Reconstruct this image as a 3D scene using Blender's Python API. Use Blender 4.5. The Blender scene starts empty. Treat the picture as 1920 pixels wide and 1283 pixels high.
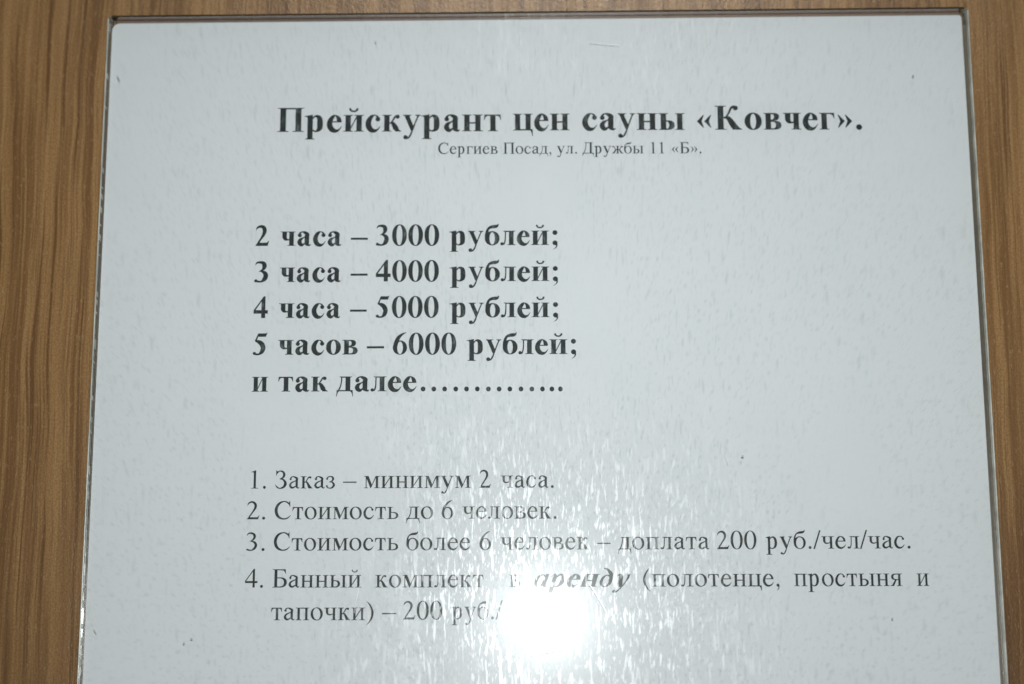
# A clear acrylic sign holder with a printed price list, on wood-grain board,
# photographed from close by with a camera flash.  Lengths in metres.
import bpy, bmesh, math, random
import numpy as np
from mathutils import Vector, Matrix
from mathutils.geometry import delaunay_2d_cdt

MM = 0.001
PAPER_Z = 3.0 * MM           # the sheet's printed side; the board's top is z = 0
scene = bpy.context.scene
COL = scene.collection

# ---------------------------------------------------------------- camera
FPX = 3660.0                                     # focal length in photo pixels (1920 wide)
ANG = (0.227121622, 0.00794703712, -0.00320941272)
CAM = Vector((-3.03088223*MM, -186.586237*MM, 452.634951*MM + PAPER_Z))
ROT = (Matrix.Rotation(ANG[2], 3, 'Z') @ Matrix.Rotation(ANG[1], 3, 'Y') @ Matrix.Rotation(ANG[0], 3, 'X'))
cd = bpy.data.cameras.new('camera')
cd.sensor_width = 36.0
cd.lens = FPX/1920*36.0
cd.clip_start = 0.01; cd.clip_end = 50
cam = bpy.data.objects.new('camera', cd); COL.objects.link(cam)
cam.matrix_world = Matrix.Translation(CAM) @ ROT.to_4x4()
cd.dof.use_dof = True
cd.dof.focus_distance = 0.458
cd.dof.aperture_fstop = 8.0
scene.camera = cam

# ---------------------------------------------------------------- light and exposure
world = bpy.data.worlds.new('World'); scene.world = world; world.use_nodes = True
bg = world.node_tree.nodes['Background']
bg.inputs['Color'].default_value = (0.85, 0.9, 1.0, 1); bg.inputs['Strength'].default_value = 0.045

UP = ROT @ Vector((0, 1, 0)); RIGHT = ROT @ Vector((1, 0, 0)); FWD = ROT @ Vector((0, 0, -1))
fl = bpy.data.lights.new('camera_flash', 'AREA')   # the pop-up flash above the lens
fl.shape = 'ELLIPSE'; fl.size = 0.0118; fl.size_y = 0.0058
fl.energy = 0.452
fl.color = (0.94, 1.0, 1.0)
fl.spread = math.radians(104)
flash = bpy.data.objects.new('camera_flash', fl); COL.objects.link(flash)
flash.location = CAM + UP*0.0815 + RIGHT*0.0080
aim = Vector((0.004, -0.075, PAPER_Z))
flash.rotation_euler = (aim - flash.location).to_track_quat('-Z', 'Y').to_euler()

cl = bpy.data.lights.new('ceiling_lamp', 'AREA')   # a lamp above and beyond the board
cl.shape = 'RECTANGLE'; cl.size = 0.22; cl.size_y = 0.22
cl.energy = 3.8
cl.color = (1.0, 0.95, 0.88)
ceil = bpy.data.objects.new('ceiling_lamp', cl); COL.objects.link(ceil)
ceil.location = (0.06, 0.965, 1.85)
ceil.rotation_euler = (Vector((0, 0, 0)) - ceil.location).to_track_quat('-Z', 'Y').to_euler()

vs = scene.view_settings
scene.display_settings.display_device = 'sRGB'
vs.view_transform = 'Standard'; vs.look = 'None'; vs.exposure = 0.0; vs.gamma = 1.0
vs.use_curve_mapping = False
scene.render.filter_size = 1.9
try:
    scene.cycles.sample_clamp_indirect = 4.0
    scene.cycles.transparent_max_bounces = 16
    scene.cycles.max_bounces = 10
except Exception:
    pass

# ---------------------------------------------------------------- helpers
def on_plane(px, py, z=PAPER_Z):
    """point of the level plane z seen at photo pixel (px, py): used to take the layout off the photograph"""
    d = ROT @ Vector(((px - 960)/FPX, -(py - 641.5)/FPX, -1))
    return CAM + d*((z - CAM.z)/d.z)

def link(name, me, mat=None, parent=None):
    o = bpy.data.objects.new(name, me); COL.objects.link(o)
    if mat: me.materials.append(mat)
    if parent: o.parent = parent
    return o

def from_bm(name, bm, mat=None, parent=None, smooth=False):
    me = bpy.data.meshes.new(name)
    bmesh.ops.recalc_face_normals(bm, faces=bm.faces)
    bm.to_mesh(me); bm.free()
    if smooth:
        for p in me.polygons: p.use_smooth = True
    return link(name, me, mat, parent)

def tag(o, label, cat, kind=None, group=None):
    if label: o['label'] = label
    if cat: o['category'] = cat
    if kind: o['kind'] = kind
    if group: o['group'] = group

def slab(bm, pts, z0, z1):
    """closed prism over the outline pts (counter-clockwise)"""
    a = [bm.verts.new((x, y, z0)) for x, y in pts]; b = [bm.verts.new((x, y, z1)) for x, y in pts]
    bm.faces.new(b); bm.faces.new(a[::-1])
    for i in range(len(pts)):
        j = (i+1) % len(pts)
        bm.faces.new((a[i], a[j], b[j], b[i]))

def rounded(x0, y0, x1, y1, radii, n=8):
    """rounded rectangle; radii for lower left, lower right, upper right, upper left"""
    out = []
    for (cx, cy, sx, sy, a0), r in zip([(x0, y0, 1, 1, 180), (x1, y0, -1, 1, 270), (x1, y1, -1, -1, 0), (x0, y1, 1, -1, 90)], radii):
        for k in range(n+1):
            a = math.radians(a0 + 90*k/n)
            out.append((cx + sx*r + r*math.cos(a), cy + sy*r + r*math.sin(a)))
    return out

class NT:
    """small shorthand for building node trees"""
    def __init__(self, name):
        self.m = bpy.data.materials.new(name); self.m.use_nodes = True
        self.t = self.m.node_tree; self.t.nodes.clear()
        self.out = self.t.nodes.new('ShaderNodeOutputMaterial')
    def n(self, typ, **kw):
        nd = self.t.nodes.new('ShaderNode'+typ)
        for k, v in kw.items():
            if k in nd.inputs.keys():
                s = nd.inputs[k]
                if hasattr(v, 'is_output'): self.t.links.new(v, s)
                else: s.default_value = v
            else: setattr(nd, k, v)
        return nd
    def link(self, a, b): self.t.links.new(a, b)
    def math(self, op, a, b=0.0, clamp=False):
        nd = self.t.nodes.new('ShaderNodeMath'); nd.operation = op; nd.use_clamp = clamp
        for s, v in zip(nd.inputs, (a, b)):
            if hasattr(v, 'is_output'): self.t.links.new(v, s)
            else: s.default_value = v
        return nd.outputs[0]
    def mapr(self, v, a, b, c=0.0, d=1.0, smooth=True):
        nd = self.t.nodes.new('ShaderNodeMapRange'); nd.clamp = True
        nd.interpolation_type = 'SMOOTHSTEP' if smooth else 'LINEAR'
        self.t.links.new(v, nd.inputs[0])
        for i, x in zip((1, 2, 3, 4), (a, b, c, d)): nd.inputs[i].default_value = x
        return nd.outputs[0]
    def coords(self, scale, loc=(0, 0, 0), rot=(0, 0, 0), src=None):
        mp = self.t.nodes.new('ShaderNodeMapping')
        mp.inputs['Scale'].default_value = scale; mp.inputs['Location'].default_value = loc; mp.inputs['Rotation'].default_value = rot
        if src is None:
            src = self.t.nodes.new('ShaderNodeTexCoord').outputs['Object']
        self.t.links.new(src, mp.inputs[0])
        return mp.outputs[0]
    def noise(self, vec, scale=1.0, detail=2.0, rough=.5, dist=0.0):
        nd = self.n('TexNoise', Scale=scale, Detail=detail, Roughness=rough, Distortion=dist)
        self.t.links.new(vec, nd.inputs['Vector'])
        return nd.outputs['Fac']
    def mix(self, f, a, b, blend='MIX'):
        nd = self.t.nodes.new('ShaderNodeMix'); nd.data_type = 'RGBA'; nd.blend_type = blend
        for s, v in zip((nd.inputs[0], nd.inputs[6], nd.inputs[7]), (f, a, b)):
            if hasattr(v, 'is_output'): self.t.links.new(v, s)
            else: s.default_value = v
        return nd.outputs[2]
    def done(self, sh): self.t.links.new(sh, self.out.inputs['Surface']); return self.m

# ---------------------------------------------------------------- materials
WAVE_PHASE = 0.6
def wood_material():
    N = NT('wood_grain_laminate')
    # the grain wanders slowly sideways along the board
    base = N.t.nodes.new('ShaderNodeTexCoord').outputs['Object']
    wob = N.noise(N.coords((7, 4.2, 9), (3.1, .4, 0)), 1.0, 1.5, .45)
    wob2 = N.noise(N.coords((110, 34, 1), (1.7, 2.2, 0)), 1.0, 1.0)
    sx = N.n('SeparateXYZ'); N.link(base, sx.inputs[0])
    off = N.math('ADD', N.math('MULTIPLY', N.math('SUBTRACT', wob, .5), .024), N.math('MULTIPLY', N.math('SUBTRACT', wob2, .5), .0022))
    x = N.math('ADD', sx.outputs[0], off)
    cx = N.n('CombineXYZ'); N.link(x, cx.inputs[0]); N.link(sx.outputs[1], cx.inputs[1])
    v = cx.outputs[0]
    band = N.noise(N.coords((110, 3.0, 1), src=v), 1.0, 3.0, .6)
    streak = N.noise(N.coords((560, 8, 1), (4.2, 1, 0), src=v), 1.0, 4.0, .72)
    fine = N.noise(N.coords((1700, 26, 1), (9, 3, 0), src=v), 1.0, 4.0, .72)
    vein = N.noise(N.coords((520, 7, 1), (7.7, 5, 0), src=v), 1.0, 3.0, .6)
    c = N.mix(N.mapr(band, .38, .60), (.245, .115, .037, 1), (.425, .226, .082, 1))
    c = N.mix(N.mapr(streak, .44, .60, 0, .80), c, (.515, .290, .112, 1))
    c = N.mix(N.mapr(vein, .53, .64, 0, .85), c, (.150, .063, .018, 1))
    c = N.mix(N.mapr(fine, .54, .66, 0, .62), c, (.155, .072, .021, 1))
    knot = N.noise(N.coords((170, 4.5, 1), (2.3, 6.4, 0), src=v), 1.0, 3.0, .6)
    c = N.mix(N.mapr(knot, .52, .64, 0, .55), c, (.165, .070, .021, 1))
    flecks = N.noise(N.coords((2000, 420, 1), (2, 8, 0), src=v), 1.0, 2.0, .6)
    c = N.mix(N.mapr(flecks, .58, .72, 0, .55), c, (.50, .34, .15, 1))
    c = N.mix(N.mapr(N.noise(N.coords((2400, 1900, 1), (6, 6, 0)), 1.0, 2.0), .40, .62, 0, .34), c, (.15, .08, .026, 1))
    # long waves along the grain, phased to darken the lower part in view
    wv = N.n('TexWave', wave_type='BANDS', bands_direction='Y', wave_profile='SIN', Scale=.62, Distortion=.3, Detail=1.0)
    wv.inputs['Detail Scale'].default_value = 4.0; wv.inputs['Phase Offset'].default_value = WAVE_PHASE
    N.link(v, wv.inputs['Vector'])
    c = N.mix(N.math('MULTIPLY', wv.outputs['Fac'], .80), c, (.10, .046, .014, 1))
    pores = N.noise(N.coords((1500, 800, 1), (5, 1, 0), src=v), 1.0, 3.0, .7)
    h = N.math('ADD', N.math('MULTIPLY', pores, .8), N.math('MULTIPLY', fine, .2))
    b = N.n('Bump', Strength=.4, Distance=.0002); N.link(h, b.inputs['Height'])
    p = N.n('BsdfPrincipled', Roughness=.235); N.link(c, p.inputs['Base Color']); N.link(b.outputs[0], p.inputs['Normal'])
    p.inputs['Specular IOR Level'].default_value = .9
    return N.done(p.outputs[0])

def paper_material():
    N = NT('office_paper')
    mott = N.noise(N.coords((60, 40, 1)), 1.0, 4.0, .6)
    fib = N.noise(N.coords((2200, 2000, 1)), 1.0, 2.0, .6)
    c = N.mix(N.mapr(mott, .35, .65), (.772, .800, .812, 1), (.785, .806, .824, 1))
    c = N.mix(N.mapr(fib, .4, .7, 0, .10), c, (.71, .75, .75, 1))
    p = N.n('BsdfPrincipled', Roughness=.85); N.link(c, p.inputs['Base Color'])
    p.inputs['Specular IOR Level'].default_value = .2
    return N.done(p.outputs[0])

def ink_material():
    N = NT('printed_ink')
    # the toner is worn thin in small patches
    n1 = N.noise(N.coords((520, 260, 1)), 1.0, 3.0, .65)
    n2 = N.noise(N.coords((90, 50, 1), (3, 1, 0)), 1.0, 2.0, .5)
    worn = N.math('MULTIPLY', N.mapr(n1, .50, .78), N.mapr(n2, .35, .7, .25, .9))
    c = N.mix(worn, (.016, .024, .023, 1), (.21, .25, .25, 1))
    p = N.n('BsdfPrincipled', Roughness=.6); N.link(c, p.inputs['Base Color'])
    p.inputs['Specular IOR Level'].default_value = .3
    return N.done(p.outputs[0])

def acrylic_sheet_material():
    """clear sheet: see-through with a Fresnel sheen; smeared with dried streaks that scatter the sheen"""
    N = NT('clear_acrylic_sheet')
    big = N.noise(N.coords((26, 14, 1), (1.3, 7.1, 0)), 1.0, 3.0, .6)
    # dried drips and touch marks: short upright strokes of several sizes
    s1 = N.noise(N.coords((1250, 200, 1), (0, 0, 0)), 1.0, 2.0, .55, .35)
    s2 = N.noise(N.coords((2500, 640, 1), (11, 4, 0)), 1.0, 1.5, .5, .2)
    s3 = N.noise(N.coords((480, 110, 1), (5, 9, 0)), 1.0, 3.0, .6, .8)
    m1 = N.mapr(s1, .58, .64); m2 = N.mapr(s2, .61, .68); m3 = N.mapr(s3, .615, .66)
    s4 = N.noise(N.coords((150, 62, 1), (8, 3, 0)), 1.0, 4.0, .6, 1.0)
    m1 = N.math('MAXIMUM', m1, N.mapr(s4, .60, .64, 0, .30))
    m = N.math('MAXIMUM', N.math('MAXIMUM', m1, N.math('MULTIPLY', m2, .8)), N.math('MULTIPLY', m3, .75))
    lo = N.mapr(big, .36, .64, .22, .85)
    m = N.math('MULTIPLY', m, lo)
    # specks that dull the view of the sheet beneath
    d1 = N.noise(N.coords((1350, 850, 1), (31, 14, 0)), 1.0, 2.0, .6, .25)
    d2 = N.noise(N.coords((1300, 190, 1), (41, 3, 0)), 1.0, 2.0, .5, .15)
    d = N.math('MAXIMUM', N.mapr(d1, .58, .68), N.math('MULTIPLY', N.mapr(d2, .60, .70), .8))
    d = N.math('MULTIPLY', d, N.mapr(big, .32, .52, .12, 1.0))
    tint = N.mix(N.math('MULTIPLY', d, .33), (1, 1, 1, 1), (.84, .86, .85, 1))
    tr = N.n('BsdfTransparent'); N.link(tint, tr.inputs['Color'])
    gs = N.n('BsdfGlossy', Roughness=.030); gs.distribution = 'GGX'
    gh = N.n('BsdfGlossy', Roughness=.19); gh.distribution = 'GGX'       # thin film of grease: a soft halo
    g0 = N.n('MixShader'); g0.inputs[0].default_value = .10; N.link(gs.outputs[0], g0.inputs[1]); N.link(gh.outputs[0], g0.inputs[2])
    g1 = N.n('BsdfGlossy', Roughness=.222); g1.distribution = 'GGX'
    hb = N.noise(N.coords((240, 70, 1), (2, 2, 0)), 1.0, 2.0)
    b = N.n('Bump', Strength=.2, Distance=.00005); N.link(hb, b.inputs['Height'])
    N.link(b.outputs[0], gs.inputs['Normal'])
    gm = N.n('MixShader'); N.link(m, gm.inputs[0]); N.link(g0.outputs[0], gm.inputs[1]); N.link(g1.outputs[0], gm.inputs[2])
    fr = N.n('Fresnel', IOR=1.49)
    mx = N.n('MixShader'); N.link(fr.outputs[0], mx.inputs[0]); N.link(tr.outputs[0], mx.inputs[1]); N.link(gm.outputs[0], mx.inputs[2])
    return N.done(mx.outputs[0])

def clear_sheet_material():
    N = NT('clear_acrylic_back')
    tr = N.n('BsdfTransparent'); tr.inputs['Color'].default_value = (.93, .95, .93, 1)
    g = N.n('BsdfGlossy', Roughness=.08)
    fr = N.n('Fresnel', IOR=1.49)
    mx = N.n('MixShader'); N.link(fr.outputs[0], mx.inputs[0]); N.link(tr.outputs[0], mx.inputs[1]); N.link(g.outputs[0], mx.inputs[2])
    return N.done(mx.outputs[0])

def edge_material(name, col, rough, bump, sc, spec=.6, trans=0.0):
    N = NT(name)
    n1 = N.noise(N.coords(sc), 1.0, 3.0, .7)
    n2 = N.noise(N.coords((sc[0]*.15, sc[1]*.12, 1), (3, 3, 0)), 1.0, 2.0, .6)
    c = N.mix(N.mapr(n2, .3, .7), tuple(v*.75 for v in col)+(1,), tuple(v*1.2 for v in col)+(1,))
    b = N.n('Bump', Strength=bump, Distance=.0003); N.link(n1, b.inputs['Height'])
    p = N.n('BsdfPrincipled', Roughness=rough); N.link(c, p.inputs['Base Color']); N.link(b.outputs[0], p.inputs['Normal'])
    p.inputs['Specular IOR Level'].default_value = spec
    p.inputs['Transmission Weight'].default_value = trans
    p.inputs['IOR'].default_value = 1.49
    return N.done(p.outputs[0])

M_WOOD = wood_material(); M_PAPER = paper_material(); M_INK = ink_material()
M_SHEET = acrylic_sheet_material(); M_BACK = clear_sheet_material()
M_EDGE = edge_material('sawn_acrylic_edge', (.60, .61, .54), .26, .14, (500, 700, 600))
M_TOP = edge_material('painted_edge_reflection', (.060, .040, .020), .45, .3, (260, 900, 900), .06)  # clear edge painted dark, as the wood mirrored inside it
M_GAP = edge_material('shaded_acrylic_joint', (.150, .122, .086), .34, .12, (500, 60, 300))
M_CORNER = edge_material('melted_corner', (.30, .28, .23), .2, .6, (900, 900, 900))
M_ROUGH = edge_material('rough_sawn_acrylic_edge', (.60, .61, .54), .24, .55, (800, 1400, 600))
M_TOP_GAP = edge_material('top_gap_wood_tint', (.25, .175, .13), .36, .15, (60, 500, 300), .4)
M_SPECK = edge_material('dust_speck', (.54, .53, .51), .8, .1, (900, 900, 900), .2)
M_SCR = edge_material('scratch_white', (.90, .92, .92), .26, .0, (900, 900, 900), 1.0)

# ---------------------------------------------------------------- the surface
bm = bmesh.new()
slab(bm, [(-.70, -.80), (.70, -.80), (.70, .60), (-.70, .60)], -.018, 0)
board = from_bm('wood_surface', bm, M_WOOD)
tag(board, 'brown wood-grain board with upright grain beneath the acrylic sign holder', None, kind='structure')

# ---------------------------------------------------------------- sign holder
ZB0, ZB1 = .03*MM, 2.3*MM          # back sheet
ZF0, ZF1 = 3.12*MM, 5.0*MM         # front sheet
HX0, HX1, HY0, HY1 = (-105.85*MM, 106.35*MM, -300*MM, 1.28*MM)
SKEW = .0043                       # the holder is turned a hair against the sheet
def skew(pts): return [(x, y + SKEW*x if y > -.1 else y) for x, y in pts]
holder = bpy.data.objects.new('sign_holder', None); COL.objects.link(holder)
holder.location = (0, 0, 0)
tag(holder, 'clear scratched acrylic sign holder lying flat on brown wood around the white price list', 'sign holder')
EW = .40*MM
bm = bmesh.new(); slab(bm, skew(rounded(HX0+EW, HY0+EW, HX1-EW+.1*MM, HY1-.56*MM, (.3*MM,)*4)), ZF0, ZF1)
from_bm('front_panel', bm, M_SHEET, holder)
bm = bmesh.new(); slab(bm, skew(rounded(HX0+EW, HY0+.3*MM, HX1-EW+.1*MM, HY1-.1*MM, (.6*MM,)*4)), ZB0, ZB1)
from_bm('back_panel', bm, M_BACK, holder)

def bar(name, p0, p1, w, z0, z1, mat, bev, seg=4, wob=0.0, seed=1, parent=None):
    """long sawn edge between two plan points, rounded along its upper corners, slightly uneven"""
    rnd = random.Random(seed)
    bm = bmesh.new()
    L = (Vector(p1) - Vector(p0)); n = max(2, int(L.length/.0012)); t = L.normalized(); s = Vector((-t.y, t.x))
    prof = [(-w/2, z0), (w/2, z0)]
    for k in range(seg+1):
        a = math.pi/2*k/seg; prof.append((w/2-bev+bev*math.cos(a), z1-bev+bev*math.sin(a)))
    for k in range(seg+1):
        a = math.pi/2*k/seg; prof.append((-w/2+bev-bev*math.sin(a), z1-bev+bev*math.cos(a)))
    rings = []
    for i in range(n+1):
        c = Vector(p0) + L*(i/n); j = rnd.uniform(-wob, wob); jz = rnd.uniform(-wob, 0)
        rings.append([bm.verts.new((c.x+s.x*(u+j), c.y+s.y*(u+j), z+(jz if z > (z0+z1)/2 else 0))) for u, z in prof])
    for a, b in zip(rings, rings[1:]):
        for k in range(len(prof)):
            q = (k+1) % len(prof); bm.faces.new((a[k], a[q], b[q], b[k]))
    bm.faces.new(rings[0]); bm.faces.new(rings[-1][::-1])
    return from_bm(name, bm, mat, parent, smooth=False)

CR = 1.0*MM
yl, yr = HY1 + SKEW*HX0, HY1 + SKEW*HX1
bar('side_edge', (HX0+EW/2, HY0+EW), (HX0+EW/2, yl-CR*.8), EW-.02*MM, ZB0+.01*MM, ZF1+.02*MM, M_EDGE, .17*MM, wob=.022*MM, seed=3, parent=holder)
bar('side_edge', (HX1-.17*MM, HY0+EW), (HX1-.17*MM, yr-CR*.8), .33*MM, ZB0+.01*MM, ZF1+.02*MM, M_ROUGH, .13*MM, wob=.022*MM, seed=4, parent=holder)
bar('top_edge', (HX0+CR, yl-.27*MM), (HX1-CR, yr-.27*MM), .52*MM, 3.5*MM, ZF1+.02*MM, M_TOP, .1*MM, wob=.012*MM, seed=5, parent=holder)
for x, y in ((HX0+CR*.5, yl-CR*.42), (HX1-CR*.5, yr-CR*.42)):      # the melted, rounded corners
    bm = bmesh.new()
    bmesh.ops.create_uvsphere(bm, u_segments=16, v_segments=10, radius=1.0)
    for v in bm.verts:
        v.co = Vector((x + v.co.x*CR*.5, y + v.co.y*CR*.42, (ZB0+ZF1)/2 + v.co.z*(ZF1-ZB0)*.5))
    from_bm('corner_joint', bm, M_CORNER, holder, smooth=True)
# strips in both side gaps; the gap shade is put into their dark colour
bar('gap_strip', (HX0+EW+.20*MM, HY0+EW), (HX0+EW+.20*MM, yl-2.2*MM), .38*MM, ZB1+.02*MM, ZF0-.02*MM, M_GAP, .1*MM, wob=.008*MM, seed=7, parent=holder)
bar('gap_strip', (HX1-.82*MM, HY0+EW), (HX1-.82*MM, yr-4.0*MM), .98*MM, ZB1+.02*MM, ZF0-.02*MM, M_GAP, .1*MM, wob=.03*MM, seed=8, parent=holder)

bar('gap_strip', (HX0+2.0*MM, yl-.97*MM), (HX1-2.0*MM, yr-.97*MM), .66*MM, ZB1+.02*MM, ZF0-.02*MM, M_TOP_GAP, .1*MM, wob=.01*MM, seed=9, parent=holder)  # added strip, tinted like the lit wood seen through the clear top gap

# specks and scratches on the front panel
def flat_patch(name, pts, z0, z1, mat):
    bm = bmesh.new(); slab(bm, pts, z0, z1); return from_bm(name, bm, mat, holder)
rnd = random.Random(12)
for (px, py, rx, ry, a) in [(1392, 856, 2.6, 2.3, 0), (1712, 143, 2.2, 2.6, 0), (345, 1206, 2.0, 1.8, 0), (359, 1198, 2.6, 1.6, .2), (222, 148, 1.3, 6.5, -.5), (178, 1184, .8, 6.5, -.5),
                            (1673, 1160, 2.0, 2.2, .4), (1093, 1010, 1.6, 1.8, 0), (704, 79, 2, 1.6, .8)]:
    pts = []
    for k in range(12):
        t = 2*math.pi*k/12; r = rnd.uniform(.7, 1.15)
        u, w = rx*r*math.cos(t), ry*r*math.sin(t)
        q = on_plane(px + u*math.cos(a) - w*math.sin(a), py + u*math.sin(a) + w*math.cos(a), ZF1)
        pts.append((q.x, q.y))
    flat_patch('dust_speck', pts[::-1], ZF1+.005*MM, ZF1+.03*MM, M_SPECK)
for ln in [[(1104, 80), (1130, 82.5), (1160, 85)], [(1104, 1094), (1118, 1114), (1138, 1150)], [(996, 1229), (1030, 1222), (1054, 1217)], [(676, 1090), (668, 1128), (664, 1150)], [(660, 698), (668, 704)], [(1360, 855), (1366, 872)]]:
    q = [on_plane(px, py, ZF1) for px, py in ln]
    up, dn = [], []
    for i, p in enumerate(q):
        t = (q[min(i+1, len(q)-1)] - q[max(i-1, 0)]).normalized(); s = Vector((-t.y, t.x, 0))*(.07*MM if 0 < i < len(q)-1 else .04*MM)
        up.append((p.x+s.x, p.y+s.y)); dn.append((p.x-s.x, p.y-s.y))
    flat_patch('scratch', up + dn[::-1], ZF1+.006*MM, ZF1+.035*MM, M_SCR)

# ---------------------------------------------------------------- the printed sheet
sheet = bpy.data.objects.new('price_sheet', None); COL.objects.link(sheet)
sheet.location = (0, 0, 0)
tag(sheet, 'white printed price list sheet in Cyrillic lettering inside the acrylic holder', 'paper sheet')
bm = bmesh.new()
slab(bm, skew(rounded(-105*MM, -297*MM, 105*MM, -.05*MM, (.3*MM, .3*MM, .8*MM, 1.9*MM))), PAPER_Z-.12*MM, PAPER_Z)
from_bm('paper', bm, M_PAPER, sheet)
# ---------------------------------------------------------------- lettering
# Serif letters drawn as outlines in a 1000-unit em.  A glyph is a list of
# pieces (each a list of closed contours, even-odd); the ink is their union.
def path(s):
    t = s.replace(',', ' ').split()
    out, cur, i, cmd, p = [], [], 0, '', (0, 0)
    def num():
        nonlocal i
        v = float(t[i]); i += 1
        return v
    while i < len(t):
        if t[i] in 'MLCQZ':
            cmd = t[i]; i += 1
            if cmd == 'Z':
                out.append(cur); cur = []
                continue
        if cmd in 'ML':
            p = (num(), num()); cur.append(p)
        elif cmd == 'Q':
            c = (num(), num()); e = (num(), num())
            for k in range(1, 9):
                u = k / 8
                cur.append(tuple((1-u)**2*p[j] + 2*u*(1-u)*c[j] + u*u*e[j] for j in (0, 1)))
            p = e
        elif cmd == 'C':
            c = (num(), num()); d = (num(), num()); e = (num(), num())
            for k in range(1, 13):
                u = k / 12
                cur.append(tuple((1-u)**3*p[j] + 3*u*(1-u)**2*c[j] + 3*u*u*(1-u)*d[j] + u**3*e[j] for j in (0, 1)))
            p = e
    if cur: out.append(cur)
    return out

def rect(x0, y0, x1, y1):
    return [[(x0, y0), (x1, y0), (x1, y1), (x0, y1)]]

def ell(cx, cy, rx, ry, rot=0, n=36, sq=2.0):
    c = []
    for k in range(n):
        a = 2*math.pi*k/n
        ca, sa = math.cos(a), math.sin(a)
        x = rx*math.copysign(abs(ca)**(2/sq), ca); y = ry*math.copysign(abs(sa)**(2/sq), sa)
        c.append((cx + x*math.cos(rot) - y*math.sin(rot), cy + x*math.sin(rot) + y*math.cos(rot)))
    return c

def ball(cx, cy, r): return [ell(cx, cy, r, r, n=20)]

def pen(pts, n=7):
    """stroke of varying width along a smooth spine: (x, y, width) points"""
    P = [np.array(q, float) for q in pts]
    P = [2*P[0]-P[1]] + P + [2*P[-1]-P[-2]]
    s = []
    for i in range(1, len(P)-2):
        for k in range(n):
            u = k/n
            a, b, c, d = P[i-1], P[i], P[i+1], P[i+2]
            s.append(0.5*(2*b + (c-a)*u + (2*a-5*b+4*c-d)*u*u + (3*b-a-3*c+d)*u**3))
    s.append(P[-2]); s = np.array(s)
    t = np.gradient(s[:, :2], axis=0)
    t /= np.maximum(np.linalg.norm(t, axis=1, keepdims=True), 1e-6)
    nrm = np.stack([-t[:, 1], t[:, 0]], 1)
    w = np.maximum(s[:, 2:3], 6)/2
    quads = []
    d = np.concatenate([[0], np.cumsum(np.linalg.norm(np.diff(s[:, :2], axis=0), axis=1))])
    A = s[:, :2] + nrm*w; B = s[:, :2] - nrm*w
    pieces = []
    for k in range(len(s)-1):          # quads, so that tight bends stay filled
        pieces.append([[tuple(A[k]), tuple(A[k+1]), tuple(B[k+1]), tuple(B[k])]])
        if min(d[k], d[-1]-d[k]) > w[k, 0]*.97: pieces.append([ell(s[k, 0], s[k, 1], w[k, 0]*.985, w[k, 0]*.985, n=10)])
    return pieces

SLAB = 19
def stem(x0, x1, y0, y1, bl=0, br=0, tl=0, tr=0, k=26):
    c = []
    S = SLAB
    def q(p, m, e):
        for j in range(1, 6):
            u = j/5; c.append(tuple((1-u)**2*p[i] + 2*u*(1-u)*m[i] + u*u*e[i] for i in (0, 1)))
    if bl: c += [(x0-bl, y0), ]
    else: c += [(x0, y0)]
    if br:
        c += [(x1+br, y0), (x1+br, y0+S)]; q((x1+br*.75, y0+S), (x1, y0+S+2), (x1, y0+S+k))
    else: c += [(x1, y0)]
    if tr:
        c += [(x1, y1-S-k)]; q((x1, y1-S-k), (x1, y1-S-2), (x1+tr*.75, y1-S)); c += [(x1+tr, y1-S), (x1+tr, y1)]
    else: c += [(x1, y1)]
    if tl:
        c += [(x0-tl, y1), (x0-tl, y1-S)]; q((x0-tl*.75, y1-S), (x0, y1-S-2), (x0, y1-S-k))
    else: c += [(x0, y1)]
    if bl:
        c += [(x0, y0+S+k)]; q((x0, y0+S+k), (x0, y0+S+2), (x0-bl*.75, y0+S)); c += [(x0-bl, y0+S)]
    return [c]

def breve(cx, y, w, th):
    return pen([(cx-w, y+62, th*1.15), (cx-w*.86, y+30, th), (cx-w*.5, y+4, th*.95), (cx, y-6, th*.9), (cx+w*.5, y+4, th*.95), (cx+w*.86, y+30, th), (cx+w, y+62, th*1.15)]) \
        + [ball(cx-w+4, y+56, th*.62), ball(cx+w-4, y+56, th*.62)]

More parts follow.
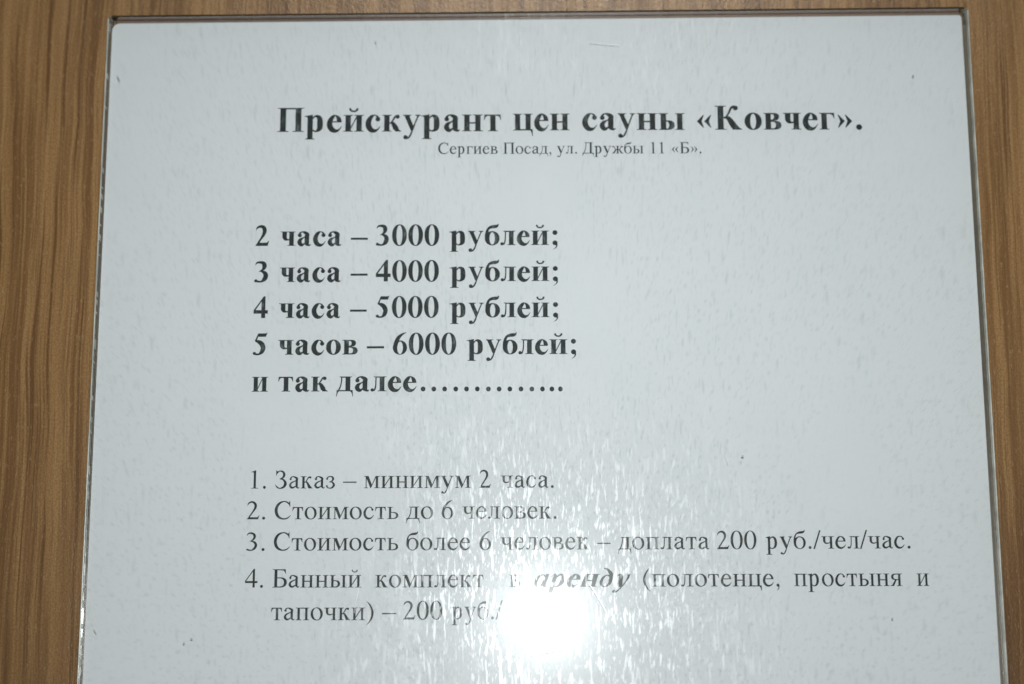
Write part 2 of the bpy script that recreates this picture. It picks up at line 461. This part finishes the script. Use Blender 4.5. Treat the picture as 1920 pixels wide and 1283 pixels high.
def make_font(bold):
    G = {}
    S = 142 if bold else 86           # lower-case stem
    C = 154 if bold else 104          # capital stem
    H = 37 if bold else 34            # hairline
    X = 461 if bold else 450          # x-height
    E = 66 if not bold else 56        # serif reach
    gap = 148 if bold else 193        # between two stems
    x0 = E + 17
    a0, a1 = x0, x0 + S               # first stem
    b0, b1 = a1 + gap, a1 + gap + S   # second stem
    W2 = b1 + E + 17
    def two(foot=True):
        f = E if foot else 0
        return [stem(a0, a1, 0, X, f, f, E, E), stem(b0, b1, 0, X, f, f, E, E)]
    G['н'] = (W2, two() + [rect(a1-4, X*.5-H*.55, b0+4, X*.5+H*.55)])
    idiag = [path(f'M {a1-3} 62 L {b0+3} {X-52-H} L {b0+3} {X-52+H*.75} L {a1-3} {62+H*1.75} Z')]
    G['и'] = (W2, two() + idiag)
    G['й'] = (W2, two() + idiag + breve((a0+b1)/2, 566, 92 if not bold else 98, 40 if not bold else 50))
    G['п'] = (W2, two() + [rect(a1-4, X-H*1.0, b0+4, X)])
    G['ц'] = (W2, [stem(a0, a1, 0, X, E, 0, E, E), stem(b0, b1, 0, X, 0, 0, E, E), rect(a1-4, 0, b1+4, H),
                   path(f'M {b1} {H} L {b1+E} {H} Q {b1+E-2} -70 {b1+E+6} -152 L {b1+E-14} -152 Q {b1+E-40} -8 {b1-20} 0 L {b1-20} {H} Z')])
    # л
    r0 = 262 + (10 if bold else 0); r0 = 322 if not bold else 262
    lx = 168 if not bold else 148
    leg = pen([(lx+8, X-10, H), (lx+4, 260, H), (lx-8, 120, H*1.1), (lx-44, 34, H*1.35), (lx-92, 30, H*1.6)]) + [ball(lx-98, 40, 40 if not bold else 52)]
    G['л'] = (r0+S+E+17, [stem(r0, r0+S, 0, X, E, E, 0, E), rect(lx-6, X-H, r0+4, X), path(f'M {lx-60} {X} L {lx+20} {X} L {lx+20} {X-50} Q {lx-6} {X-SLAB} {lx-60} {X-SLAB} Z')] + leg)
    # д
    r0 = 330 if not bold else 280
    lx = 176 if not bold else 158
    R = r0+S
    G['д'] = (R+95, [rect(r0, 10, R, X), path(f'M {R-2} {X} L {R+E-6} {X} L {R+E-6} {X-SLAB} Q {R} {X-SLAB-2} {R-2} {X-SLAB-26} Z'), rect(lx-6, X-H, r0+4, X),
              path(f'M {lx-56} {X} L {lx+20} {X} L {lx+20} {X-50} Q {lx-4} {X-SLAB} {lx-56} {X-SLAB} Z'),
              rect(36, 0, R+68, H),
              path(f'M 24 {H} Q 24 -60 12 -158 L 32 -158 Q 44 -24 104 0 L 130 0 L 130 {H} Z'),
              path(f'M {R+74} {H} Q {R+74} -60 {R+86} -158 L {R+66} -158 Q {R+54} -24 {R-6} 0 L {R-30} 0 L {R-30} {H} Z')]
              + pen([(lx+10, X-12, H), (lx+4, 300, H), (lx-22, 160, H*1.05), (lx-86, 12, H*1.2)]))
    # т
    c0 = 176 if not bold else 170
    tw = 396 if not bold else 452
    G['т'] = (tw+20+20, [stem(c0+10, c0+10+S, 0, X, 72 if not bold else 60, 72 if not bold else 60), rect(30, X-H, tw, X),
              path(f'M 26 {X} L 14 {X-150} L 34 {X-150} Q 50 {X-44} 120 {X-H+2} L 120 {X} Z'),
              path(f'M {tw+2} {X} L {tw+14} {X-150} L {tw-6} {X-150} Q {tw-22} {X-44} {tw-92} {X-H+2} L {tw-92} {X} Z')])
    gw = 386 if not bold else 408
    G['г'] = (gw+16, [stem(a0, a1, 0, X, E, E+4, E, 0), rect(a1-4, X-H, gw-4, X),
              path(f'M {gw-2} {X} L {gw+8} {X-152} L {gw-12} {X-152} Q {gw-32} {X-46} {gw-110} {X-H+2} L {gw-110} {X} Z')])
    # ч
    r0 = 332 if not bold else 290
    G['ч'] = (r0+S+E+17, [stem(r0, r0+S, 0, X, E, E, E, E), stem(a0, a1, 300, X, 0, 0, E, E)]
              + pen([(a0+S/2, 312, S), (a0+S/2+4, 268, S*.97), (a0+S/2+34, 216, S*.72), (a0+S/2+84, 196, H*1.5), (a0+S/2+150, 200, H*1.1), (r0+6, 226, H)]))
    # ь ы
    def soft(rx):
        k = S*1.02
        return [stem(a0, a1, 0, X, E, 0, E, E),
                path(f'M {a0+4} 0 L {a1+60} 0 C {rx-60} 0 {rx} 60 {rx} 132 C {rx} 205 {rx-60} 264 {a1+66} 264 L {a1-4} 264 L {a1-4} {264-H} L {a1+44} {264-H} C {rx-k-40} {264-H} {rx-k} 190 {rx-k} 132 C {rx-k} 72 {rx-k-36} {H} {a1+40} {H} L {a1-4} {H} L {a0+4} {H} Z')]
    rx = 430 if not bold else 482
    G['ь'] = (rx+28, soft(rx))
    rx = 408 if not bold else 440
    s0 = 498 if not bold else 505
    G['ы'] = (s0+S+E+17, soft(rx) + [stem(s0, s0+S, 0, X, E, E, E, E)])
    # в
    ru, rl = (388, 440) if not bold else (430, 484)
    G['в'] = (rl+28, [stem(a0, a1, 0, X, E, 0, E, 0),
              path(f'M {a0} {X} L {a1+70} {X} C {ru-40} {X} {ru} {X-34} {ru} {X-104} C {ru} {X-170} {ru-50} {X-212} {a1+70} {X-212} L {a1-4} {X-212} L {a1-4} {X-212+H-6} L {a1+46} {X-212+H-6} C {ru-S-16} {X-206+H} {ru-S+8} {X-150} {ru-S+8} {X-104} C {ru-S+8} {X-60} {ru-S-20} {X-H} {a1+44} {X-H} L {a0} {X-H} Z'),
              path(f'M {a0} 0 L {a1+84} 0 C {rl-40} 0 {rl} 52 {rl} 122 C {rl} 196 {rl-50} 246 {a1+80} 246 L {a1-4} 246 L {a1-4} {246-H+4} L {a1+54} {246-H+4} C {rl-S-24} {246-H} {rl-S} 182 {rl-S} 124 C {rl-S} 70 {rl-S-20} {H} {a1+50} {H} L {a0} {H} Z')])
    # о
    ro = 222 if not bold else 226
    ry = (X+20)/2
    G['о'] = (500, [[ell(250, X/2, ro, ry, sq=2.05), ell(250, X/2, ro-S*1.06, ry-H*.86, rot=.0 if bold else .12, sq=2.05)]])
    # с е
    m = 1.0 if not bold else 1.62
    dx = 0 if not bold else 24
    G['с'] = (444, pen([(352+dx/2, 360, 44*m**.6), (318+dx/2, 420, 40*m**.5), (245+dx/2, X-8, 32), (160+dx, 412, 58*m), (98+dx, 320, 80*m), (74+dx, 225, 92*m), (92+dx, 125, 92*m), (150+dx, 48, 84*m), (236+dx, 20, 66*m**.8), (330+dx*.6, 56, 44), (412+dx*.2, 152, 10)]) + [ball(358 if not bold else 350, 350 if not bold else 342, 42 if not bold else 64)])
    G['е'] = (444, pen([(76+dx, 272, H*.9), (200, 272, H*.9), (346, 272, H*.9)]) +
              pen([(370-dx*.7, 256, 78*m), (369-dx*.7, 290, 78*m), (352-dx*.6, 352, 72*m), (306-dx*.3, 412, 54*m**.7), (240+dx*.2, X-8, 32), (160+dx, 412, 58*m), (98+dx, 320, 78*m), (74+dx, 225, 90*m), (92+dx, 125, 92*m), (152+dx, 50, 84*m), (238+dx, 20, 66*m**.8), (334+dx*.6, 56, 44), (418+dx*.2, 156, 10)]))
    # а
    s0 = 284 if not bold else 262
    G['а'] = (452 if not bold else 500, [rect(s0, 80, s0+S, 330)] +
              pen([(96, 340, 46*m**.6), (118, 406, 48*m**.4), (190, X-12, 34*m**.3), (262+dx*.3, X-36, 62*m**.8), (s0+S*.56, 372, S*.9), (s0+S/2, 300, S)]) + [ball(100 if not bold else 112, 344 if not bold else 336, 40 if not bold else 62)] +
              pen([(s0+S/2, 110, S), (s0+S/2+4, 68, S*.96), (s0+S*.8, 30, S*.56), (s0+S*.8+42, 16, 40*m**.3), (s0+S+58, 50, 12)]) +
              pen([(s0+8, 284, H*.9), (210, 250, H*1.25), (120+dx*.6, 196, 62*m), (82+dx, 112, 84*m), (124+dx, 42, 78*m**.9), (190+dx*.4, 28, 60*m**.6), (s0+10, 82, H)]))
    # б
    G['б'] = (500, [[ell(250, 220, ro, 232, sq=2.05), ell(250, 216, ro-S*1.03, 232-H*.9, rot=.0, sq=2.05)]] +
              pen([(28+S*.5, 215, S), (26+S*.44, 330, S*.86), (48+S*.36, 450, S*.6), (120+S*.2, 545, S*.55), (240, 588, 78*m**.5), (350, 602, 84*m**.5), (408, 625, 56*m**.5), (446, 690, 8)]))
    # к
    kx = 320 if not bold else 330
    G['к'] = (490 if not bold else 556, [stem(a0, a1, 0, X, E, E, E, E)] +
              pen([(a1-6, 226, H), (a1+44, 250, H), (a1+98, 330, H*1.15), (a1+150, 410, H*1.4), (a1+204, X-30, 52*m**.6)]) + [ball(a1+212, X-44 if not bold else X-52, 40 if not bold else 56)] +
              pen([(a1+34, 246, H*1.4), (a1+92, 216, 62*m), (a1+150, 120, 86*m), (a1+176+8*(m<1.1), 66, 84*m)]) +
              [path(f'M {a1+150} 0 L {a1+300+ (14 if bold else 0)} 0 L {a1+300+(14 if bold else 0)} {SLAB} Q {a1+262} 24 {a1+226+16*(m-1)} 92 L {a1+96} 120 Z')])
    # м
    m0 = 92; t0 = 462 if not bold else 470
    G['м'] = (t0+S+E+10, [stem(t0, t0+S, 0, X, E, E, 0, E), stem(m0, m0+H, 0, X-20, E-6, E-6),
              path(f'M {m0-E+6} {X} L {m0+H+70} {X} L {t0-138} 120 L {t0-176} 0 L {t0-196} 0 L {m0+H-14} {X-70} Q {m0+6} {X-SLAB} {m0-E+6} {X-SLAB} Z'),
              path(f'M {t0-196} 0 L {t0-176} 0 L {t0+34} {X} L {t0-8} {X} L {t0-150} 120 Z')])
    # я
    s0 = 318 if not bold else 330
    G['я'] = (s0+S+E+10, [stem(s0, s0+S, 0, X, E-10, E, 0, E),
              path(f'M {s0+6} {X} L 232 {X} C 110 {X} 54 {X-40} 54 {X-116} C 54 {X-196} 120 {X-236} 228 {X-236} L {s0+6} {X-236} L {s0+6} {X-236+H} L 250 {X-236+H} C 180 {X-236+H} 142 {X-180} 142 {X-116} C 142 {X-58} 178 {X-H} 248 {X-H} L {s0+6} {X-H} Z'),
              path(f'M 268 {X-220} L 196 {X-228} L 92 46 Q 76 22 16 {SLAB} L 16 0 L 150 0 Z')])
    # з
    G['з'] = (394, pen([(62, 342, 40), (92, 408, 44), (176, X-10, 36), (262, 412, 66), (286, 346, 78), (246, 272, 50), (150, 238, 24)]) +
              pen([(150, 238, 24), (262, 220, 54), (318, 124, 86), (262, 34, 66), (164, 6, 36), (82, 36, 44), (52, 84, 42)]) + [ball(64, 352, 36), ball(58, 82, 36)])
    # ж
    c0 = 302
    half = pen([(70, X-40, 50), (120, X-34, 52), (176, 330, 40), (220, 256, 36), (310, 228, H)])
    leg2 = pen([(300, 232, H*1.2), (236, 214, 56), (180, 120, 80), (112, 10, 76)]) + [path(f'M 160 0 L 10 0 L 10 {SLAB} Q 70 26 84 60 L 150 60 Z'), ball(70, X-50, 38)]
    mir = [[[(690-x, y) for x, y in c] for c in p] for p in half + leg2]
    G['ж'] = (690, [stem(c0, c0+S, 0, X, E, E, E, E)] + half + leg2 + mir)
    # р
    s0 = 86 if not bold else 70
    s1 = s0 + S
    rb = 372 if not bold else 410
    G['р'] = (510 if not bold else 556, [stem(s0, s1, -212, 380, E, E), path(f'M {s1} {X+10} L {s1-14} {X+10} L {s0-80} {X-28} L {s0-80} {X-46} Q {s0} {X-40} {s0} {X-96} L {s0} 330 L {s1} 330 Z')] +
              pen([(s1-6, 360, H), (s1+46, 420, H*1.15), (rb-82, 426, 60*m**.7), (rb-22, 366, 84*m), (rb+8 if not bold else rb-8, 226, 94*m), (rb-18, 96, 84*m), (rb-80, 26, 50*m**.6), (s1+46, 14, H), (s1-8, 52, H)]))
    # у
    G['у'] = (500, [path(f'M 14 {X} L {205+ (34 if bold else 0)} {X} L {205+(34 if bold else 0)} {X-SLAB} Q {156+30*(m-1)} {X-24} {172+36*(m-1)} {X-70} L {288+20*(m-1)} 130 L 256 20 L 222 20 L {66} {X-60} Q 52 {X-26} 14 {X-SLAB} Z'),
              path(f'M 334 {X} L 482 {X} L 482 {X-SLAB} Q 436 {X-26} 420 {X-72} L 384 {X-72} Q 398 {X-26} 334 {X-SLAB} Z')] +
              pen([(404, X-54, H), (330, 220, H), (262, 30, H*1.05), (206, -110, H*1.3), (142, -186, 44), (78, -176, 48)]) + [ball(74 if not bold else 84, -160, 42 if not bold else 60)])
    # ---- capitals
    D = 662
    CE = 84 if not bold else 74
    p0 = 20 + CE; p1 = p0 + C
    q0 = p1 + (300 if not bold else 250); q1 = q0 + C
    G['П'] = (q1+CE+20, [stem(p0, p1, 0, D, CE, CE, CE, 0), stem(q0, q1, 0, D, CE, CE, 0, CE), rect(p1-4, D-40, q0+4, D)])
    G['С'] = (667, pen([(596, 480, 20), (540, 580, 50), (450, 640, 46), (365, 652, 40), (230, 606, 72), (128, 490, 98), (86, 330, 110), (126, 160, 104), (230, 52, 78), (370, 12, 46), (510, 46, 44), (626, 152, 10)]) +
              [path('M 574 676 L 594 676 L 602 452 L 580 452 Q 556 560 520 600 Q 566 610 574 676 Z')])
    s0 = 420
    G['Д'] = (682, [rect(s0+20, 20, s0+20+C, D), rect(170, D-38, s0+30, D), path(f'M {s0+20+C-4} {D} L {s0+20+C+74} {D} L {s0+20+C+74} {D-SLAB} Q {s0+20+C} {D-24} {s0+20+C-4} {D-60} Z'),
              path(f'M 130 {D} L 236 {D} L 236 {D-60} Q 200 {D-SLAB} 130 {D-SLAB} Z'), rect(40, 0, 650, 40),
              path('M 26 40 Q 26 -70 10 -168 L 32 -168 Q 50 -20 130 0 L 160 0 L 160 40 Z'), path('M 662 40 Q 662 -70 676 -168 L 654 -168 Q 636 -20 556 0 L 520 0 L 520 40 Z')] +
              pen([(222, D-16, 38), (214, 460, 40), (180, 250, 42), (92, 20, 46)]))
    G['Б'] = (574, [stem(p0-10, p1-10, 0, D, CE-10, 0, CE-10, 0), rect(p1-14, D-38, 500, D), path(f'M 498 {D} L 512 {D-158} L 490 {D-158} Q 466 {D-50} 380 {D-36} L 380 {D} Z'),
              path(f'M {p0} 0 L 318 0 C 470 0 550 80 550 188 C 550 300 466 368 330 368 L {p1-14} 368 L {p1-14} 330 L 296 330 C 392 330 440 270 440 188 C 440 96 396 38 290 38 L {p0} 38 Z')])
    G['З'] = (498, pen([(62, 500, 16), (108, 594, 44), (206, 646, 40), (316, 606, 76), (354, 510, 92), (310, 406, 62), (190, 350, 26)]) +
              pen([(190, 352, 26), (324, 326, 58), (404, 190, 104), (346, 60, 84), (206, 6, 40), (96, 50, 46), (22, 150, 12)]) + [path('M 52 676 L 72 676 Q 76 640 130 628 L 84 560 L 76 474 L 56 474 Z')])
    # К (bold)
    G['К'] = (770, [stem(p0, p1, 0, D, CE, CE, CE, CE)] +
              pen([(p1-8, 326, 44), (p1+70, 356, 44), (p1+140, 470, 50), (p1+210, 610, 62), (p1+300, 640, 74)]) + [ball(p1+316, 600, 66)] +
              pen([(p1+40, 344, 60), (p1+130, 310, 120), (p1+230, 160, 166), (p1+272, 90, 166)]) +
              [path(f'M {p1+230} 0 L {p1+480} 0 L {p1+480} {SLAB} Q {p1+424} 26 {p1+346} 138 L {p1+170} 190 Z')])
    # ---- digits
    dm = 1.0 if not bold else 1.5
    dr = 224 if not bold else 228
    N = 676 if not bold else 688
    G['0'] = (500, [[ell(250, 331, dr, N/2+7, sq=2.1), ell(250, 331, dr-(94 if not bold else 138), N/2+7-(28 if not bold else 30), sq=2.1)]])
    G['1'] = (500, [stem(212, 212+S, 0, 600, 92, 92), path(f'M {212+S} {N} L {212+S-16} {N} L 110 {N-64} L 110 {N-82} Q 212 {N-40} 212 {N-120} L 212 560 L {212+S} 560 Z')])
    bx = 0 if not bold else 6
    G['2'] = (500, pen([(38, 502, 12), (86, 592, 46*dm**.6), (190, 640 - bx*2, 62*dm**.9), (288-bx, 596, 84*dm), (332-bx*2, 500, 90*dm), (300-bx, 382, 72*dm), (214, 244, 50*dm**.8), (88, 56, 46*dm**.4)]) +
              [path(f'M 28 0 L 426 0 L 476 {150 if not bold else 168} L 456 {150 if not bold else 168} Q 426 {76*dm**.8} 366 {76*dm**.8} L 100 {76*dm**.8} L 28 20 Z')])
    G['3'] = (500, pen([(46, 548, 12), (96, 620, 42*dm**.6), (190, 646-bx*2, 56*dm**.9), (290-bx, 602, 78*dm), (322-bx*2, 512, 86*dm), (272, 408, 56*dm**.8), (156, 332, 16)]) +
              pen([(196, 350, 24), (318-bx, 306, 72*dm), (372-bx*3, 206, 92*dm), (324-bx*2, 86, 80*dm), (220, 18, 44*dm**.6), (122, 24, 54*dm**.5), (66, 44, 54*dm**.4)]) + [ball(70, 44, 32*dm)])
    k0 = 294 if not bold else 262; k1 = k0 + (80 if not bold else 128); yb, yt = (164, 236) if not bold else (140, 250)
    G['4'] = (500, [[[(k0, 0), (k1, 0), (k1, yb), (474, yb), (474, yt), (k1, yt), (k1, N), (k1-48 if not bold else k1-60, N), (14, yt), (14, yb), (k0, yb)], [(k0, yt), (56 if not bold else 74, yt), (k0, 574 if not bold else 520)]]])
    G['5'] = (500, [path(f'M 172 {N-14} L 386 {N-14} Q 412 {N-12} 426 {N+8} L 440 {N+2} L 396 {N-96*dm**.6} L 140 {N-96*dm**.6} Z'), path(f'M 172 {N-14} L 202 {N-14} L 128 420 L 66 424 Z')] +
              pen([(92, 428, 30), (190, 408, 76*dm), (294-bx*2, 334, 96*dm), (340-bx*3, 214, 94*dm), (296-bx*2, 92, 78*dm), (210, 22, 46*dm**.6), (120, 16, 50*dm**.5), (64, 40, 52*dm**.4)]) + [ball(70, 44, 32*dm)])
    G['6'] = (500, [[ell(254, 212, 218, 226, sq=2.05), ell(258, 204, 218-(92 if not bold else 132), 196, sq=2.0)]] +
              pen([(446, N, 10), (340, 640, 48*dm**.5), (220, 540, 72*dm), (126+bx*3, 390, 86*dm), (36+45*dm, 216, 90*dm)]))
    # ---- signs
    dr = 54 if not bold else 78
    G['.'] = (250, [ball(125, dr-12, dr)])
    G['•'] = (250, [ball(125, dr-12, dr)])
    tail = lambda cx: pen([(cx+18, 40, dr*1.2), (cx+dr*.66, 0, dr*.7), (cx+dr*.4, -80, 30), (cx-dr*.8, -150, 8)])
    G[','] = (250, [ball(120, dr-12, dr)] + tail(120))
    G[';'] = (333, [ball(168, dr-12, dr), ball(168, X-dr+14, dr)] + tail(168))
    G['–'] = (500, [rect(0, 200, 500, 244) if not bold else rect(0, 190, 500, 258)])
    G['/'] = (278, [[[(-6, -14), (50, -14), (284, 676), (228, 676)]]])
    G['('] = (333, pen([(296, 682, 10), (190, 560, 46), (108, 400, 70), (84, 252, 84), (108, 100, 70), (190, -58, 46), (296, -176, 10)]))
    G[')'] = (333, [[[(333-x, y) for x, y in c] for c in p] for p in G['('][1]])
    def chev(x, w, t):
        return [[(x, 232), (x+w, 416), (x+w+14, 404), (x+t*.62+w*.36, 232), (x+w+14, 60), (x+w, 48)]]
    t = 54 if not bold else 104
    G['«'] = (500, [chev(48, 170, t), chev(238, 170, t)])
    G['»'] = (500, [[[(500-x, y) for x, y in c] for c in p] for p in G['«'][1]])
    return G

def make_italic():
    """bold italic for the one emphasised word"""
    B = make_font(True)
    sh = lambda pcs: [[[(x + y*.26, y) for x, y in c] for c in p] for p in pcs]
    G = {}
    X = 452
    bowl = [[ell(196, 220, 178, 238, rot=-.16), ell(206, 222, 82, 206, rot=-.16)]]
    a = bowl + pen([(372, 470, 90), (352, 300, 122), (344, 120, 120), (376, 26, 70), (430, 40, 34), (480, 110, 10)])
    G['а'] = (500, sh(a))
    G['р'] = (510, sh(pen([(10, 360, 10), (70, 440, 50), (120, 400, 116), (116, 150, 124), (116, -190, 124)]) + [rect(20, -212, 230, -190)] +
              pen([(170, 330, 30), (240, 430, 60), (340, 430, 80), (390, 300, 128), (360, 120, 116), (270, 14, 50), (180, 20, 30)])))
    G['е'] = (430, sh(B['е'][1]))
    G['н'] = (B['н'][0], sh(B['н'][1]))
    G['д'] = (500, sh([[ell(226, 210, 196, 224), ell(220, 208, 92, 190)]] + pen([(356, 210, 128), (362, 330, 120), (320, 460, 110), (230, 570, 84), (120, 650, 60), (40, 672, 12)])))
    G['у'] = (480, sh(pen([(30, 380, 12), (96, 440, 60), (150, 380, 116), (176, 200, 124), (214, 40, 110), (236, -10, 60)]) +
              pen([(372, 448, 90), (386, 360, 72), (330, 150, 40), (230, -60, 44), (130, -180, 50), (50, -190, 60)]) + [ball(60, -170, 52)]))
    return G

_cache = {}
def tris(kind, ch):
    """triangles of one glyph: constrained Delaunay of all contours, keeping the union of its pieces"""
    if (kind, ch) in _cache: return _cache[kind, ch]
    adv, pcs = FONT[kind][ch]
    vs_, es = [], []
    P = []
    for pc in pcs:
        cc = []
        for c in pc:
            c = [(x/1000, y/1000) for x, y in c]
            n0 = len(vs_); vs_ += [Vector(p) for p in c]
            es += [(n0+i, n0+(i+1) % len(c)) for i in range(len(c))]
            cc.append(np.array(c))
        P.append(cc)
    v, e, f, *_ = delaunay_2d_cdt(vs_, es, [], 0, 1e-5)
    co = np.array([(p.x, p.y) for p in v]); F = np.array([list(t) for t in f if len(t) == 3])
    cen = co[F].mean(1)
    keep = np.zeros(len(F), bool)
    for cc in P:
        ins = np.zeros(len(F), bool)
        for c in cc:
            a, b = c, np.roll(c, -1, 0)
            for (x1, y1), (x2, y2) in zip(a, b):
                if y1 == y2: continue
                k = (y1 > cen[:, 1]) != (y2 > cen[:, 1])
                ins ^= k & (cen[:, 0] < x1 + (cen[:, 1]-y1)*(x2-x1)/(y2-y1))
        keep |= ins
    F = F[keep]
    _cache[kind, ch] = (adv/1000, co, F)
    return _cache[kind, ch]

def text_line(name, words, pt):
    """one printed line; each word is (font, text, left px, left baseline px, right px, right baseline px) taken off the photo"""
    em = pt*.35278*MM
    V, Fc = [], []
    for kind, s, xa, ya, xb, yb in words:
        pa, pb = on_plane(xa, ya), on_plane(xb, yb)
        x = 0; parts = []
        for ch in s:
            adv, co, F = tris(kind, ch)
            parts.append((x, co, F)); x += adv
        lo = min(p[0] + p[1][np.unique(p[2]), 0].min() for p in parts); hi = max(p[0] + p[1][np.unique(p[2]), 0].max() for p in parts)
        sx = (pb.x - pa.x)/(hi - lo)
        if len(s) == 1: sx = min(max(sx, em*.9), em*1.12); mid = (pa.x+pb.x)/2 - sx*(hi+lo)/2
        for x, co, F in parts:
            n0 = len(V)
            for px_, py_ in co:
                u = (x + px_ - lo)/(hi - lo)
                X = pa.x + (x + px_ - lo)*sx if len(s) > 1 else mid + (x + px_)*sx
                V.append((X, pa.y + (pb.y-pa.y)*u + py_*em, PAPER_Z + .02*MM))
            Fc += [tuple(int(i)+n0 for i in t) for t in F]
    me = bpy.data.meshes.new(name)
    me.from_pydata(V, [], Fc); me.update()
    bm = bmesh.new(); bm.from_mesh(me)
    bmesh.ops.delete(bm, geom=[v for v in bm.verts if not v.link_faces], context='VERTS')
    bm.normal_update()
    fl_ = [f for f in bm.faces if f.normal.z < 0]
    if fl_: bmesh.ops.reverse_faces(bm, faces=fl_)
    bm.to_mesh(me); bm.free()
    return link(name, me, M_INK, sheet)

FONT = {'B': make_font(True), 'R': make_font(False), 'I': make_italic()}
text_line('title_line', [('B', 'Прейскурант', 519.6, 247.6, 939.5, 246.2), ('B', 'цен', 962, 245, 1068, 244.5), ('B', 'сауны', 1091.7, 244, 1284, 243.8), ('B', '«Ковчег».', 1307, 243.6, 1616.6, 243)], 26.4)
text_line('address_line', [('R', 'Сергиев', 821.5, 288.8, 933, 288.7), ('R', 'Посад,', 943.3, 288.7, 1033.6, 288.4), ('R', 'ул.', 1044.2, 288.3, 1081.8, 288.2), ('R', 'Дружбы', 1092, 288.1, 1207, 287.9),
                           ('R', '11', 1220.3, 287.9, 1245.4, 287.9), ('R', '«Б».', 1259.7, 287.8, 1315.2, 287.6)], 12.2)
text_line('price_line', [('B', '2', 479, 461.4, 504.5, 461.4), ('B', 'часа', 525.6, 461.2, 640, 461), ('B', '–', 657.7, 461, 689.4, 460.9), ('B', '3000', 704.5, 460.6, 823.5, 460.3), ('B', 'рублей;', 842, 460.1, 1045.5, 459.4)], 22)
text_line('price_line', [('B', '3', 476.4, 529.4, 502.5, 529.3), ('B', 'часа', 524.4, 529, 638.9, 528.6), ('B', '–', 657.2, 528.5, 688.9, 528.3), ('B', '4000', 704.5, 528, 822.8, 527.6), ('B', 'рублей;', 842.7, 527.6, 1046.2, 527)], 22)
text_line('price_line', [('B', '4', 475.3, 596.6, 501.9, 596.6), ('B', 'часа', 522.8, 596.4, 637.8, 596.2), ('B', '–', 656, 596, 687.3, 595.9), ('B', '5000', 704.5, 595.6, 822.4, 595.2), ('B', 'рублей;', 842.7, 595.2, 1046.6, 594.8)], 22)
text_line('price_line', [('B', '5', 473.8, 665.6, 500.5, 665.5), ('B', 'часов', 520.8, 665.3, 670.5, 664.9), ('B', '–', 687.5, 664.9, 720, 664.7), ('B', '6000', 736.4, 664.6, 855.4, 664.3), ('B', 'рублей;', 875, 664.2, 1080.3, 663.9)], 22)
dots = [('B', '•', x-4.4, 733.6, x+4.4, 733.6) for x in (793.3, 813.4, 833.6, 854.6, 874.7, 895, 915.8, 935.9, 956, 976.8, 997.2, 1017.1, 1034.8, 1050.8)]
text_line('closing_line', [('B', 'и', 473, 734.7, 501.3, 734.6), ('B', 'так', 521.3, 734.5, 614.7, 734.2), ('B', 'далее', 630.3, 734, 781.3, 733.6)] + dots, 22)
text_line('note_line', [('R', '1.', 470.2, 916.3, 498.4, 916.2), ('R', 'Заказ', 515.4, 916.2, 628, 915.9), ('R', '–', 643, 915.7, 668.3, 915.6), ('R', 'минимум', 682.5, 915.6, 882.9, 915), ('R', '2', 898.9, 914.9, 920.5, 914.8), ('R', 'часа.', 938.9, 914.8, 1038.3, 914.6)], 18.1)
text_line('note_line', [('R', '2.', 462.9, 974, 497.1, 974), ('R', 'Стоимость', 514.6, 973.9, 746.8, 973.5), ('R', 'до', 761.4, 973.2, 812.2, 973), ('R', '6', 828, 972.9, 849.8, 972.9), ('R', 'человек.', 866.7, 972.8, 1043.4, 972.6)], 18.1)
text_line('note_line', [('R', '3.', 461.6, 1032.9, 496, 1032.8), ('R', 'Стоимость', 513, 1032.6, 746.6, 1032), ('R', 'более', 761.8, 1031.9, 882, 1031.5), ('R', '6', 899, 1031.4, 920.5, 1031.2), ('R', 'человек', 938.5, 1031, 1104.2, 1030.4),
                        ('R', '–', 1117.8, 1030.5, 1145, 1030.4), ('R', 'доплата', 1158.5, 1030.4, 1330, 1030), ('R', '200', 1344.7, 1029.9, 1418.8, 1029.7), ('R', 'руб./чел/час.', 1436, 1029.4, 1707.3, 1028.4)], 18.1)
text_line('note_line', [('R', '4.', 459, 1102, 493, 1101.9), ('R', 'Банный', 510.4, 1101.9, 677.3, 1101.8), ('R', 'комплект', 703.5, 1101.7, 906.7, 1101.3), ('R', 'в', 955.3, 1101.1, 974.3, 1101), ('I', 'аренду', 1001.1, 1100.7, 1182.2, 1100.2),
                        ('R', '(полотенце,', 1206, 1100.1, 1461.6, 1099.6), ('R', 'простыня', 1489, 1099.4, 1692.3, 1099), ('R', 'и', 1719.4, 1098.9, 1742.5, 1098.8)], 18.1)
text_line('note_line', [('R', 'тапочки)', 508, 1163.2, 700.3, 1163), ('R', '–', 716.3, 1162.4, 742.5, 1162.2), ('R', '200', 756, 1161.9, 829.3, 1161.6), ('R', 'руб./', 846.5, 1161.4, 942.7, 1161)], 18.1)
